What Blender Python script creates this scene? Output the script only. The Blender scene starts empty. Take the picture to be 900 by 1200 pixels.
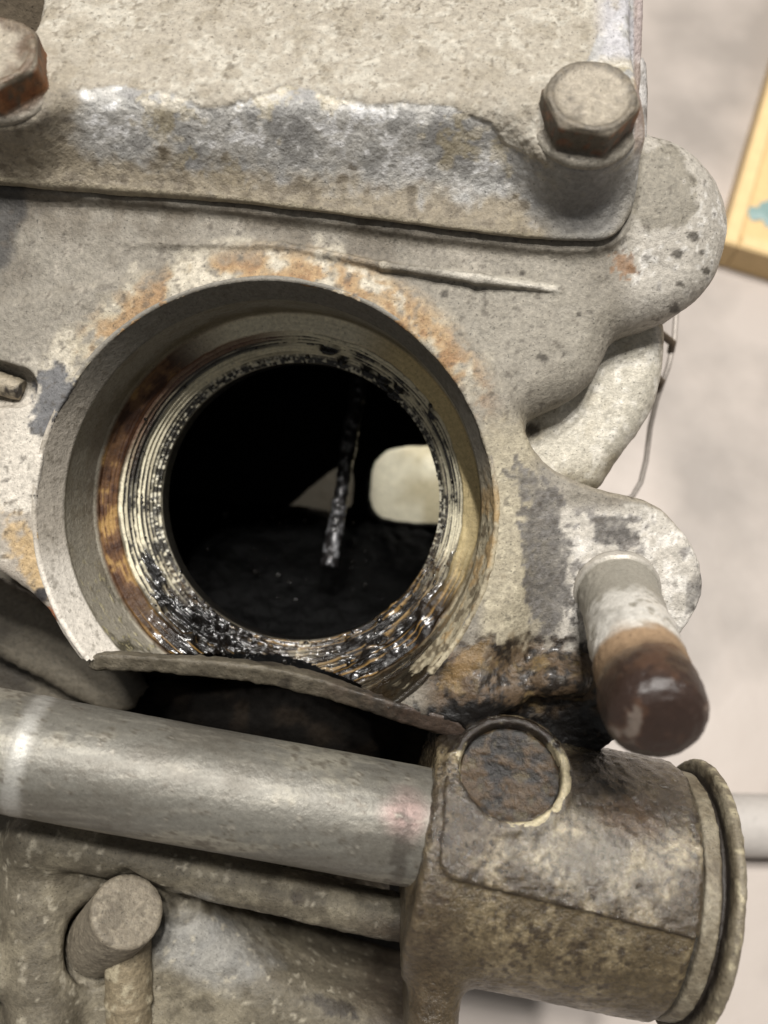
import bpy, bmesh, math
import numpy as np
from mathutils import Vector, Matrix

# ------------------------------------------------------------------ units
# Modelling frame "F": x right, y up along the port face, z out of the port
# face; 1 u = 0.1 mm.  TILT leans the frame so that world Z is vertical.
S = 1e-4
D = 1040.0                       # camera distance from the port face (u)
TILT = math.radians(20)
CT, ST = math.cos(TILT), math.sin(TILT)
FLOORZ = -1000.0
OFF = -FLOORZ * CT
ROT = np.array([[1, 0, 0], [0, CT, -ST], [0, ST, CT]])

def W(v):                        # F (u) -> world metres
    v = np.asarray(v, dtype=float)
    w = v @ ROT.T
    w = w + np.array([0, 0, OFF])
    return w * S

def P(px, py, z=0.0):            # where the photo's pixel lies at depth z
    k = (D - z) / D
    return np.array([(px - 450) * k, (600 - py) * k, z])

# ------------------------------------------------------------------ camera
sc = bpy.context.scene
cam = bpy.data.cameras.new('camera')
cam.sensor_fit = 'VERTICAL'
cam.sensor_height = 24
cam.lens = 12 / (600 / D)
cam.clip_start = 0.005
cam.clip_end = 50
cam.dof.use_dof = True
cam.dof.focus_distance = (D + 35) * S
cam.dof.aperture_fstop = 12.5
camo = bpy.data.objects.new('camera', cam)
sc.collection.objects.link(camo)
camo.matrix_world = Matrix.Translation(Vector(W((0, 0, D)))) @ Matrix(ROT.tolist()).to_4x4()
sc.camera = camo

# ------------------------------------------------------------------ world, lamps, exposure
wd = bpy.data.worlds.new('World'); sc.world = wd; wd.use_nodes = True
bg = wd.node_tree.nodes['Background']
bg.inputs[0].default_value = (1.0, 0.985, 0.96, 1)
bg.inputs[1].default_value = 0.18

def area_lamp(name, pos, target, size, size_y, watts, col):
    l = bpy.data.lights.new(name, 'AREA'); l.shape = 'RECTANGLE'
    l.size = size; l.size_y = size_y; l.energy = watts; l.color = col
    o = bpy.data.objects.new(name, l); sc.collection.objects.link(o)
    p, t = Vector(W(pos)), Vector(W(target))
    o.location = p
    o.rotation_euler = (t - p).to_track_quat('-Z', 'Y').to_euler()
    return o
# one ceiling fixture of five round lamps
for k_ in range(5):
    a_ = math.radians(20 + 72 * k_)
    l_ = area_lamp('ceiling_lamp', (300 + 1500 * math.cos(a_), 6700 + 1300 * math.sin(a_), 10500 - 600 * math.sin(a_)), (0, 0, 0), 0.055, 0.055, 6.0, (1.0, 0.97, 0.925))
    l_.data.shape = 'DISK'
sc.view_settings.view_transform = 'Standard'
sc.view_settings.look = 'None'
sc.view_settings.exposure = 0.0
sc.view_settings.gamma = 1.0
sc.render.engine = 'CYCLES'
sc.cycles.use_denoising = True
sc.cycles.max_bounces = 6
sc.cycles.sample_clamp_indirect = 6

# ------------------------------------------------------------------ noise + sdf helpers
rng = np.random.default_rng(7)
TB = rng.random((64, 64, 64)).astype(np.float32)
def vn(p):
    i = np.floor(p).astype(np.int64); f = (p - i).astype(np.float32)
    f = f * f * (3 - 2 * f); i &= 63; j = (i + 1) & 63
    x0, y0, z0 = i.T; x1, y1, z1 = j.T; fx, fy, fz = f.T
    a = TB[x0, y0, z0] * (1 - fx) + TB[x1, y0, z0] * fx
    b = TB[x0, y1, z0] * (1 - fx) + TB[x1, y1, z0] * fx
    c = TB[x0, y0, z1] * (1 - fx) + TB[x1, y0, z1] * fx
    d = TB[x0, y1, z1] * (1 - fx) + TB[x1, y1, z1] * fx
    return (a * (1 - fy) + b * fy) * (1 - fz) + (c * (1 - fy) + d * fy) * fz
def fbm(p, scale, octv=4, seed=0):     # -1..1
    q = np.asarray(p, dtype=np.float64) / scale + seed * 13.37 + 100
    s = np.zeros(len(q)); a = 1.0; t = 0
    for o in range(octv):
        s += a * (vn(q) * 2 - 1); t += a; a *= 0.55; q = q * 2.03 + 17.1
    return s / t * 1.6
def sstep(a, b, x):
    t = np.clip((x - a) / (b - a), 0, 1); return t * t * (3 - 2 * t)
def lin(c):
    c = np.asarray(c, dtype=float) / 255
    return np.where(c <= 0.04045, c / 12.92, ((c + 0.055) / 1.055) ** 2.4)
def mix(col, c, m):
    return col + (lin(c) - col) * np.clip(m, 0, 1)[:, None]

def smin(a, b, k):
    h = np.clip(0.5 + 0.5 * (b - a) / k, 0, 1); return b + (a - b) * h - k * h * (1 - h)
def smax(a, b, k): return -smin(-a, -b, k)
def poly2d(X, Y, pts):
    pts = np.asarray(pts, dtype=np.float32); n = len(pts)
    d = np.full(np.broadcast(X, Y).shape, 1e12, np.float32); s = np.ones_like(d)
    for i in range(n):
        a, b = pts[i], pts[i - 1]; e = b - a
        wx, wy = X - a[0], Y - a[1]
        t = np.clip((wx * e[0] + wy * e[1]) / (e @ e), 0, 1)
        d = np.minimum(d, (wx - e[0] * t) ** 2 + (wy - e[1] * t) ** 2)
        c1 = Y >= a[1]; c2 = Y < b[1]; c3 = e[0] * wy > e[1] * wx
        flip = (c1 & c2 & c3) | (~c1 & ~c2 & ~c3)
        s = np.where(flip, -s, s)
    return s * np.sqrt(d)
def chaikin(pts, it=2):
    pts = np.asarray(pts, dtype=float)
    for _ in range(it):
        nx = np.roll(pts, -1, 0)
        pts = np.stack([pts * .75 + nx * .25, pts * .25 + nx * .75], 1).reshape(-1, 2)
    return pts
def outline(pxs, z, smooth=2):
    q = np.array([P(x, y, z)[:2] for x, y in pxs])
    return chaikin(q, smooth) if smooth else q
def extr(X, Y, Z, pts, zb, zf, r):     # rounded extrusion of an outline
    d2 = poly2d(X, Y, pts) + r
    dz = np.maximum(Z - zf, zb - Z) + r
    return np.minimum(np.maximum(d2, dz), 0) + np.sqrt(np.maximum(d2, 0) ** 2 + np.maximum(dz, 0) ** 2) - r
def capsule(X, Y, Z, a, b, ra, rb=None):
    rb = ra if rb is None else rb
    a = np.asarray(a, float); b = np.asarray(b, float); e = b - a
    t = np.clip(((X - a[0]) * e[0] + (Y - a[1]) * e[1] + (Z - a[2]) * e[2]) / (e @ e), 0, 1)
    return np.sqrt((X - a[0] - e[0] * t) ** 2 + (Y - a[1] - e[1] * t) ** 2 + (Z - a[2] - e[2] * t) ** 2) - (ra + (rb - ra) * t)
def cyl(X, Y, Z, a, b, r, rnd=0):
    a = np.asarray(a, float); b = np.asarray(b, float); L = np.linalg.norm(b - a); e = (b - a) / L
    t = (X - a[0]) * e[0] + (Y - a[1]) * e[1] + (Z - a[2]) * e[2]
    q = np.sqrt(np.maximum((X - a[0]) ** 2 + (Y - a[1]) ** 2 + (Z - a[2]) ** 2 - t * t, 0))
    dx = q - r + rnd; dy = np.abs(t - L / 2) - L / 2 + rnd
    return np.minimum(np.maximum(dx, dy), 0) + np.sqrt(np.maximum(dx, 0) ** 2 + np.maximum(dy, 0) ** 2) - rnd
def plane(X, Y, Z, p, n):
    n = np.asarray(n, float); n = n / np.linalg.norm(n)
    return (X - p[0]) * n[0] + (Y - p[1]) * n[1] + (Z - p[2]) * n[2]

def nets(fn, lo, hi, h):
    ax = [np.arange(lo[i], hi[i] + h, h, dtype=np.float32) for i in range(3)]
    X, Y, Z = ax[0][:, None, None], ax[1][None, :, None], ax[2][None, None, :]
    V = np.ascontiguousarray(np.broadcast_to(fn(X, Y, Z), tuple(len(a) for a in ax))).astype(np.float32)
    V[0], V[-1] = np.maximum(V[0], 1), np.maximum(V[-1], 1)
    V[:, 0], V[:, -1] = np.maximum(V[:, 0], 1), np.maximum(V[:, -1], 1)
    V[:, :, 0], V[:, :, -1] = np.maximum(V[:, :, 0], 1), np.maximum(V[:, :, -1], 1)
    neg = V < 0
    c = np.zeros(tuple(s - 1 for s in V.shape), np.int8)
    for dx in (0, 1):
        for dy in (0, 1):
            for dz in (0, 1):
                c += neg[dx:dx + c.shape[0], dy:dy + c.shape[1], dz:dz + c.shape[2]]
    act = np.argwhere((c > 0) & (c < 8))
    idx = np.full(c.shape, -1, np.int64); idx[tuple(act.T)] = np.arange(len(act))
    acc = np.zeros((len(act), 3)); cnt = np.zeros(len(act))
    cor = np.array([[i, j, k] for i in (0, 1) for j in (0, 1) for k in (0, 1)])
    vals = [V[act[:, 0] + q[0], act[:, 1] + q[1], act[:, 2] + q[2]] for q in cor]
    for a in range(8):
        for b in range(a + 1, 8):
            if np.abs(cor[a] - cor[b]).sum() != 1: continue
            va, vb = vals[a], vals[b]; m = (va < 0) != (vb < 0)
            t = np.where(m, va / np.where(m, va - vb, 1), 0)
            acc += np.where(m[:, None], cor[a] + (cor[b] - cor[a]) * t[:, None], 0); cnt += m
    verts = (act + acc / cnt[:, None]) * h + np.array([a[0] for a in ax])
    quads = []
    for d in range(3):
        u, w = (d + 1) % 3, (d + 2) % 3
        sa = [slice(None)] * 3; sb = [slice(None)] * 3
        sa[d] = slice(0, -1); sb[d] = slice(1, None)
        A, B = neg[tuple(sa)], neg[tuple(sb)]
        e = np.argwhere(A != B)
        e = e[(e[:, u] > 0) & (e[:, w] > 0) & (e[:, u] < V.shape[u] - 1) & (e[:, w] < V.shape[w] - 1)]
        def cell(du, dw):
            q = e.copy(); q[:, u] += du; q[:, w] += dw; return idx[tuple(q.T)]
        q = np.stack([cell(-1, -1), cell(0, -1), cell(0, 0), cell(-1, 0)], 1)
        inside = A[tuple(e.T)]
        q[~inside] = q[~inside][:, ::-1]
        quads.append(q)
    return verts, np.concatenate(quads)

def normals(v, f):
    a, b, c, d = (v[f[:, i]] for i in range(4))
    fn = np.cross(c - a, d - b); n = np.zeros_like(v)
    for i in range(4):
        for k in range(3): n[:, k] += np.bincount(f[:, i], fn[:, k], len(v))
    return n / np.maximum(np.linalg.norm(n, axis=1), 1e-9)[:, None]
def proj(v):
    k = D / (D - v[:, 2]); return 450 + v[:, 0] * k, 600 - v[:, 1] * k

# ------------------------------------------------------------------ materials
def material(name, bump=1.0, wave=7.0, fine=0.14, coat=False, spec=0.5, rough_var=0.12):
    m = bpy.data.materials.new(name); m.use_nodes = True
    nt = m.node_tree; N = nt.nodes; L = nt.links; bs = N['Principled BSDF']
    tc = N.new('ShaderNodeTexCoord')
    at = N.new('ShaderNodeAttribute'); at.attribute_name = 'Col'
    sf = N.new('ShaderNodeAttribute'); sf.attribute_name = 'Srf'
    sep = N.new('ShaderNodeSeparateColor'); L.new(sf.outputs['Color'], sep.inputs[0])
    def noise(wl, det, rough=0.6):
        n = N.new('ShaderNodeTexNoise'); n.inputs['Scale'].default_value = 1 / (wl * S)
        n.inputs['Detail'].default_value = det; n.inputs['Roughness'].default_value = rough
        L.new(tc.outputs['Object'], n.inputs['Vector']); return n
    n1 = noise(wave, 5, 0.7); n2 = noise(wave * 3.1, 3)
    # fine colour variation
    mr = N.new('ShaderNodeMapRange'); mr.inputs[1].default_value = 0.3; mr.inputs[2].default_value = 0.7
    mr.inputs[3].default_value = 1 - fine * 1.6; mr.inputs[4].default_value = 1 + fine * 1.3
    L.new(n1.outputs[0], mr.inputs[0])
    mx = N.new('ShaderNodeVectorMath'); mx.operation = 'SCALE'
    L.new(at.outputs['Color'], mx.inputs[0]); L.new(mr.outputs[0], mx.inputs['Scale'])
    n3 = noise(max(2.6, wave * .42), 2, 0.5)
    def ramp(src, a, b, lo, hi):
        q = N.new('ShaderNodeMapRange'); L.new(src.outputs[0], q.inputs[0])
        for k, val in zip((1, 2, 3, 4), (a, b, lo, hi)): q.inputs[k].default_value = val
        return q
    dk = ramp(n3, .64, .72, 1, 1 - min(.62, fine * 3.2)); lt = ramp(n3, .24, .34, 1 + fine * 1.9, 1)
    m2 = N.new('ShaderNodeMath'); m2.operation = 'MULTIPLY'; L.new(dk.outputs[0], m2.inputs[0]); L.new(lt.outputs[0], m2.inputs[1])
    mx2 = N.new('ShaderNodeVectorMath'); mx2.operation = 'SCALE'
    L.new(mx.outputs[0], mx2.inputs[0]); L.new(m2.outputs[0], mx2.inputs['Scale'])
    L.new(mx2.outputs[0], bs.inputs['Base Color'])
    rm = N.new('ShaderNodeMath'); rm.operation = 'MULTIPLY_ADD'; rm.use_clamp = True
    L.new(n2.outputs[0], rm.inputs[0]); rm.inputs[1].default_value = rough_var * 2
    rs = N.new('ShaderNodeMath'); rs.operation = 'SUBTRACT'; L.new(sep.outputs[0], rs.inputs[0]); rs.inputs[1].default_value = rough_var
    L.new(rs.outputs[0], rm.inputs[2]); L.new(rm.outputs[0], bs.inputs['Roughness'])
    L.new(sep.outputs[1], bs.inputs['Metallic'])
    L.new(sep.outputs[2], bs.inputs['Coat Weight']); bs.inputs['Coat Roughness'].default_value = 0.12
    bs.inputs['Specular IOR Level'].default_value = spec
    b = N.new('ShaderNodeBump'); b.inputs['Strength'].default_value = 1.0
    b.inputs['Distance'].default_value = bump * S * 2.5
    ad = N.new('ShaderNodeMath'); ad.operation = 'MULTIPLY_ADD'
    L.new(n2.outputs[0], ad.inputs[0]); ad.inputs[1].default_value = 0.9; L.new(n1.outputs[0], ad.inputs[2])
    L.new(ad.outputs[0], b.inputs['Height']); L.new(b.outputs[0], bs.inputs['Normal'])
    if coat == 'bumped': L.new(b.outputs[0], bs.inputs['Coat Normal'])
    return m
M_CAST = material('cast_aluminium', 0.7, 6, 0.2)
M_CRUST = material('crusted_cast', 1.1, 7, 0.18)
M_TUBE = material('worn_steel', 0.3, 5, 0.10)
M_WET = material('oil_soaked_cast', 1.0, 6, 0.3, coat='bumped')
M_PORT = material('port_sludge', 0.45, 5, 0.16, coat=True, spec=0.25)
M_DARK = material('dark_sludge', 1.5, 10, 0.2, spec=0.06)
M_BG = material('background_surface', 0.6, 30, 0.05)

# ------------------------------------------------------------------ object helpers
def props(o, label=None, cat=None, group=None, kind=None):
    for k, v in (('label', label), ('category', cat), ('group', group), ('kind', kind)):
        if v: o[k] = v
    return o
def mesh_obj(name, v, f, mat, parent=None, col=None, srf=None, smooth=True):
    v = np.asarray(v, float); w = W(v).astype(np.float32)
    if parent is not None:
        pp = parent; base = np.zeros(3)
        while pp is not None: base = base + np.array(pp.location); pp = pp.parent
        w = w - base.astype(np.float32)
    me = bpy.data.meshes.new(name)
    if isinstance(f, np.ndarray) and f.ndim == 2:
        n, k = f.shape
        me.vertices.add(len(w)); me.vertices.foreach_set('co', w.ravel())
        me.loops.add(n * k); me.loops.foreach_set('vertex_index', f.ravel().astype(np.int32))
        me.polygons.add(n); me.polygons.foreach_set('loop_start', np.arange(0, n * k, k, dtype=np.int32))
        me.update(calc_edges=True)
    else:
        me.from_pydata(w.tolist(), [], [list(map(int, q)) for q in f])
    me.polygons.foreach_set('use_smooth', np.full(len(me.polygons), smooth))
    nv = len(w)
    def attr(nm, a):
        a = np.asarray(a, float)
        if a.ndim == 1: a = np.broadcast_to(a, (nv, 3))
        c = me.color_attributes.new(nm, 'FLOAT_COLOR', 'POINT')
        c.data.foreach_set('color', np.concatenate([np.clip(a, 0, 1), np.ones((nv, 1))], 1).astype(np.float32).ravel())
    attr('Col', lin((150, 143, 130)) if col is None else col)
    attr('Srf', (0.6, 0.0, 0.0) if srf is None else srf)
    me.materials.append(mat); me.validate()
    o = bpy.data.objects.new(name, me); sc.collection.objects.link(o)
    if parent is not None: o.parent = parent
    return o
def sdf_obj(name, fn, lo, hi, h, mat, parent, paint, disp=None, keep=None):
    v, f = nets(fn, lo, hi, h)
    n = normals(v, f)
    if disp is not None:
        v = v + n * disp(v, n)[:, None]; n = normals(v, f)
    col, srf = paint(v, n)
    return mesh_obj(name, v, f, mat, parent, col, srf)
def lathe(prof, a, axis, seg=96, ref=(0, 1, 0)):
    """prof: list of (radius, height along axis) -> verts, quads; a = base point"""
    axis = np.array(axis, dtype=float); axis /= np.linalg.norm(axis)
    e1 = np.cross(ref, axis); e1 /= np.linalg.norm(e1); e2 = np.cross(axis, e1)
    prof = np.asarray(prof, float); n = len(prof)
    th = np.arange(seg) * 2 * math.pi / seg
    ring = np.cos(th)[:, None] * e1 + np.sin(th)[:, None] * e2
    v = np.asarray(a) + prof[None, :, 1, None] * axis + prof[None, :, 0, None] * ring[:, None, :]
    v = v.reshape(-1, 3)
    i = np.arange(seg)[:, None]; j = np.arange(n - 1)[None, :]
    i2 = (i + 1) % seg
    q = np.stack(np.broadcast_arrays(i * n + j, i2 * n + j, i2 * n + j + 1, i * n + j + 1), -1).reshape(-1, 4)
    return v, q
def fine_prof(pts, step):
    out = []
    for (r0, h0), (r1, h1) in zip(pts[:-1], pts[1:]):
        n = max(1, int(math.hypot(r1 - r0, h1 - h0) / step))
        out += [(r0 + (r1 - r0) * t / n, h0 + (h1 - h0) * t / n) for t in range(n)]
    return out + [pts[-1]]
def srf_arr(n, r, m, c=0.0):
    return np.stack([np.broadcast_to(r, n), np.broadcast_to(m, n), np.broadcast_to(c, n)], 1).astype(float)
def blob(px, py, cx, cy, rx, ry, nz, rot=0, soft=0.25):
    a = math.radians(rot); dx, dy = px - cx, py - cy
    u = (dx * math.cos(a) + dy * math.sin(a)) / rx; w = (-dx * math.sin(a) + dy * math.cos(a)) / ry
    return sstep(-soft, soft, 1 - np.sqrt(u * u + w * w) + nz)

# ------------------------------------------------------------------ floor and things behind
UP = np.array([0, ST, CT])
def floor_pt(px, py, up=0.0):          # pixel -> point on the floor (plus height)
    c = np.array([0, 0, D]); d = P(px, py, 0) - c
    t = ((np.array([0, 0, FLOORZ]) + UP * up - c) @ UP) / (d @ UP)
    return c + d * t
gx = np.linspace(-14000, 14000, 141); gy = np.linspace(-14000, 14000, 141)
GX, GY = np.meshgrid(gx, gy, indexing='ij')
fv = np.stack([GX.ravel(), GY.ravel() * CT, FLOORZ - GY.ravel() * ST], 1)
ii = np.arange(140)
q = (ii[:, None] * 141 + ii[None, :]).ravel()
ff = np.stack([q, q + 141, q + 142, q + 1], 1)
fl = mesh_obj('floor', fv, ff, M_BG, None, lin((196, 188, 181)), (0.55, 0, 0))
props(fl, kind='structure', label='pale grey concrete workshop floor')
# mottled concrete material
mf = bpy.data.materials.new('concrete'); mf.use_nodes = True
nt = mf.node_tree; N = nt.nodes; L = nt.links; bs = N['Principled BSDF']; bs.inputs['Roughness'].default_value = 0.5
tc = N.new('ShaderNodeTexCoord'); n1 = N.new('ShaderNodeTexNoise'); n1.inputs['Scale'].default_value = 38; n1.inputs['Detail'].default_value = 6
n2 = N.new('ShaderNodeTexNoise'); n2.inputs['Scale'].default_value = 9; n2.inputs['Detail'].default_value = 3
L.new(tc.outputs['Object'], n1.inputs[0]); L.new(tc.outputs['Object'], n2.inputs[0])
ad = N.new('ShaderNodeMath'); ad.operation = 'ADD'; L.new(n1.outputs[0], ad.inputs[0]); L.new(n2.outputs[0], ad.inputs[1])
cr = N.new('ShaderNodeValToRGB'); L.new(ad.outputs[0], cr.inputs[0])
mu = N.new('ShaderNodeMath'); mu.operation = 'MULTIPLY'; mu.inputs[1].default_value = 0.5; L.new(ad.outputs[0], mu.inputs[0]); L.new(mu.outputs[0], cr.inputs[0])
cr.color_ramp.elements[0].position = 0.40; cr.color_ramp.elements[0].color = (*lin((140, 132, 125)), 1)
cr.color_ramp.elements[1].position = 0.56; cr.color_ramp.elements[1].color = (*lin((170, 160, 152)), 1)
L.new(cr.outputs[0], bs.inputs['Base Color'])
bp = N.new('ShaderNodeBump'); bp.inputs['Distance'].default_value = 0.0006; L.new(n1.outputs[0], bp.inputs['Height']); L.new(bp.outputs[0], bs.inputs['Normal'])
fl.data.materials[0] = mf

# wooden tray at the right edge
tray = bpy.data.objects.new('wooden_tray', None); sc.collection.objects.link(tray)
props(tray, 'yellow wooden tray with raised rim and blue paint smear, standing on the floor', 'tray')
TH = 90.0
c0 = floor_pt(846, 282, TH); c1 = floor_pt(902, 92, TH); c2 = floor_pt(918, 352, TH)
e1 = c1 - c0; e1 /= np.linalg.norm(e1); e2 = c2 - c0; e2 -= e1 * (e2 @ e1); e2 /= np.linalg.norm(e2)
tray.location = W(c0 - UP * TH)
def tray_box(name, a0, a1, b0, b1, h0, h1, colr, par):
    v = []
    bv = 6
    for hh, ins in ((h0, 0), (h1 - bv, 0), (h1, bv)):
        for a, b in ((a0 + ins, b0 + ins), (a1 - ins, b0 + ins), (a1 - ins, b1 - ins), (a0 + ins, b1 - ins)):
            v.append(c0 - UP * TH + e1 * a + e2 * b + UP * hh)
    f = [(3, 2, 1, 0), (8, 9, 10, 11)]
    for r in (0, 4):
        for i in range(4): f.append((r + i, r + (i + 1) % 4, r + 4 + (i + 1) % 4, r + 4 + i))
    return mesh_obj(name, v, f, M_BG, par, lin(colr), (0.6, 0, 0), False)
YEL = (210, 182, 134)
tray_box('side_board', 0, 1100, 0, 42, 0, TH, YEL, tray)
tray_box('side_board', 1058, 1100, 44, 900, 0, TH, YEL, tray)
tray_box('side_board', 0, 42, 44, 900, 0, TH, YEL, tray)
tray_box('side_board', 44, 1056, 858, 900, 0, TH, YEL, tray)
tb = tray_box('bottom_board', 44, 1056, 44, 856, 0, TH - 40, (204, 174, 124), tray)
# blue smear on the bottom board, a thin raised paint film
pc = floor_pt(898, 250, TH - 38)
th = np.linspace(0, 2 * math.pi, 28, endpoint=False)
rr = 1 + 0.3 * np.sin(3 * th + 1) + 0.15 * np.sin(7 * th)
sv = [pc + e1 * 40 * r * math.cos(t) + e2 * 40 * r * math.sin(t) for r, t in zip(rr, th)]
sv += [pc + UP * 1.5 + (np.asarray(q) - pc) * 0.9 for q in sv]
sf_ = [list(range(28, 56))] + [(i, (i + 1) % 28, 28 + (i + 1) % 28, 28 + i) for i in range(28)]
mesh_obj('paint_smear', sv, sf_, M_BG, tray, lin((122, 146, 144)), (0.5, 0, 0))

# pale pipe lying on the floor at lower right
pa, pb = floor_pt(640, 962, 60), floor_pt(1250, 975, 60)
pp_ = bpy.data.objects.new('pale_pipe', None); sc.collection.objects.link(pp_); pp_.location = W(pa - UP * 60)
props(pp_, 'white plastic pipe lying on the floor behind the end cap', 'pipe')
v, f = lathe([(0.1, 0), (50, 0), (60, 8), (60, np.linalg.norm(pb - pa) - 8), (50, np.linalg.norm(pb - pa)), (0.1, np.linalg.norm(pb - pa))], pa, pb - pa, 48)
mesh_obj('pipe_body', v, f, M_BG, pp_, lin((170, 164, 158)), (0.65, 0, 0))

# ------------------------------------------------------------------ engine
eng = bpy.data.objects.new('engine', None); sc.collection.objects.link(eng)
eng.location = W(np.array([-100, -250, FLOORZ]) )
props(eng, 'oily cast aluminium engine with open round port, protruding stud and bolted cover', 'engine')

# bore geometry
BX, BY, TX, TY = -139.0, 2.0, 0.105, 0.06      # centre at z=0 and drift per unit depth

LIPX = np.array([P(x, 0, 12)[0] for x in (-300, 60, 125, 200, 300, 345, 392, 440, 484, 540, 560, 575)])
LIPY = np.array([P(0, y, 12)[1] for y in (900, 764, 769, 772, 779, 788, 801, 818, 832, 845, 870, 1100)])
LIPN = np.array([-.08, -.45, .89]); LIPN /= np.linalg.norm(LIPN); LIPP = P(300, 780, 12)
BODY = [(-160, 120), (740, 120), (748, 163), (775, 167), (806, 184), (831, 224), (846, 268), (841, 312), (817, 354),
        (776, 379), (738, 390), (717, 399), (704, 422), (692, 450), (666, 473), (630, 486), (606, 505), (600, 620), (420, 700), (-160, 640)]
FLANGE = [(-160, 390), (150, 330), (300, 292), (470, 330), (575, 430), (612, 492), (618, 517), (640, 546), (680, 568),
          (722, 579), (766, 590), (795, 617), (818, 650), (824, 690), (814, 720), (792, 756), (752, 800), (745, 860), (700, 905),
          (600, 915), (520, 915), (390, 846), (200, 830), (128, 812), (124, 770), (102, 766), (76, 741), (50, 702), (2, 666), (-160, 600)]
BODY_F = outline(BODY, -55, 2); FLANGE_F = outline(FLANGE, -12, 1)
RIM_F = outline([(-160, 100), (735, 100), (748, 150), (742, 250), (728, 285), (690, 298), (600, 292), (450, 272), (250, 246), (0, 226), (-160, 215)], 0, 1)
EARN = np.array([-0.04, -0.20, 0.98])
SEAM = [P(150, 284, -3), P(330, 286, 0), P(450, 310, 3), P(560, 325, 6), P(658, 340, 1)]

def head_sdf(X, Y, Z):
    a = extr(X, Y, Z, BODY_F, -250, -6, 46)
    lobe = capsule(X, Y, Z, P(765, 262, -75), P(758, 280, -75), 76)
    a = smin(a, lobe, 25)
    b = extr(X, Y, Z, FLANGE_F, -170, 0, 11)
    ear = plane(X, Y, Z, P(640, 640, 0), EARN)
    b = smax(b, ear - np.clip(175 - X, 0, 300) * 0.6, 8)
    d = smin(a, b, 16)
    rim = extr(X, Y, Z, RIM_F, -120, 6, 5)
    d = smin(d, rim, 14)
    # hollow below the cover's rim
    d = smax(d, -capsule(X, Y, Z, P(-100, 262, 40), P(640, 318, 40), 42, 36), 14)
    # casting fin
    for p0, p1, r0, r1 in zip(SEAM[:-1], SEAM[1:], (.5, 3, 5, 6.5), (3, 5, 6.5, 1.2)):
        d = smin(d, capsule(X, Y, Z, p0 - [0, 0, 4], p1 - [0, 0, 4], r0, r1), 7)
    # oily lumps at the lower right of the port
    d = smin(d, capsule(X, Y, Z, P(566, 815, -14), P(600, 812, -16), 20, 16), 30)
    d = smin(d, capsule(X, Y, Z, P(640, 795, -14), P(672, 796, -16), 20), 30)
    # the bore
    t = -Z
    q = np.sqrt((X - BX - TX * t) ** 2 + (Y - BY - TY * t) ** 2)
    d = np.maximum(d, 268 - q)
    cutline = np.interp(X, LIPX, LIPY).astype(np.float32)
    d = np.maximum(d, np.where(X > LIPX[1], np.maximum(np.minimum(cutline - 6 - Y, plane(X, Y, Z, LIPP, LIPN) + 14), np.minimum(cutline - 16 - Y, Z + 400)), -99))
    # notch at the left with a pin in it
    d = smax(d, -capsule(X, Y, Z, P(-90, 440, -8), P(22, 454, -6), 40, 25), 4)
    return d

def head_disp(v, n):
    px, py = proj(v)
    oil = sstep(745, 775, py) * sstep(480, 520, px) * sstep(760, 720, px)
    return 1.6 * fbm(v, 60, 3, 1) + 0.55 * fbm(v, 11, 3, 2) + oil * (1.6 * fbm(v, 22, 3, 8) + 1.0 * fbm(v, 7, 2, 9))

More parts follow.
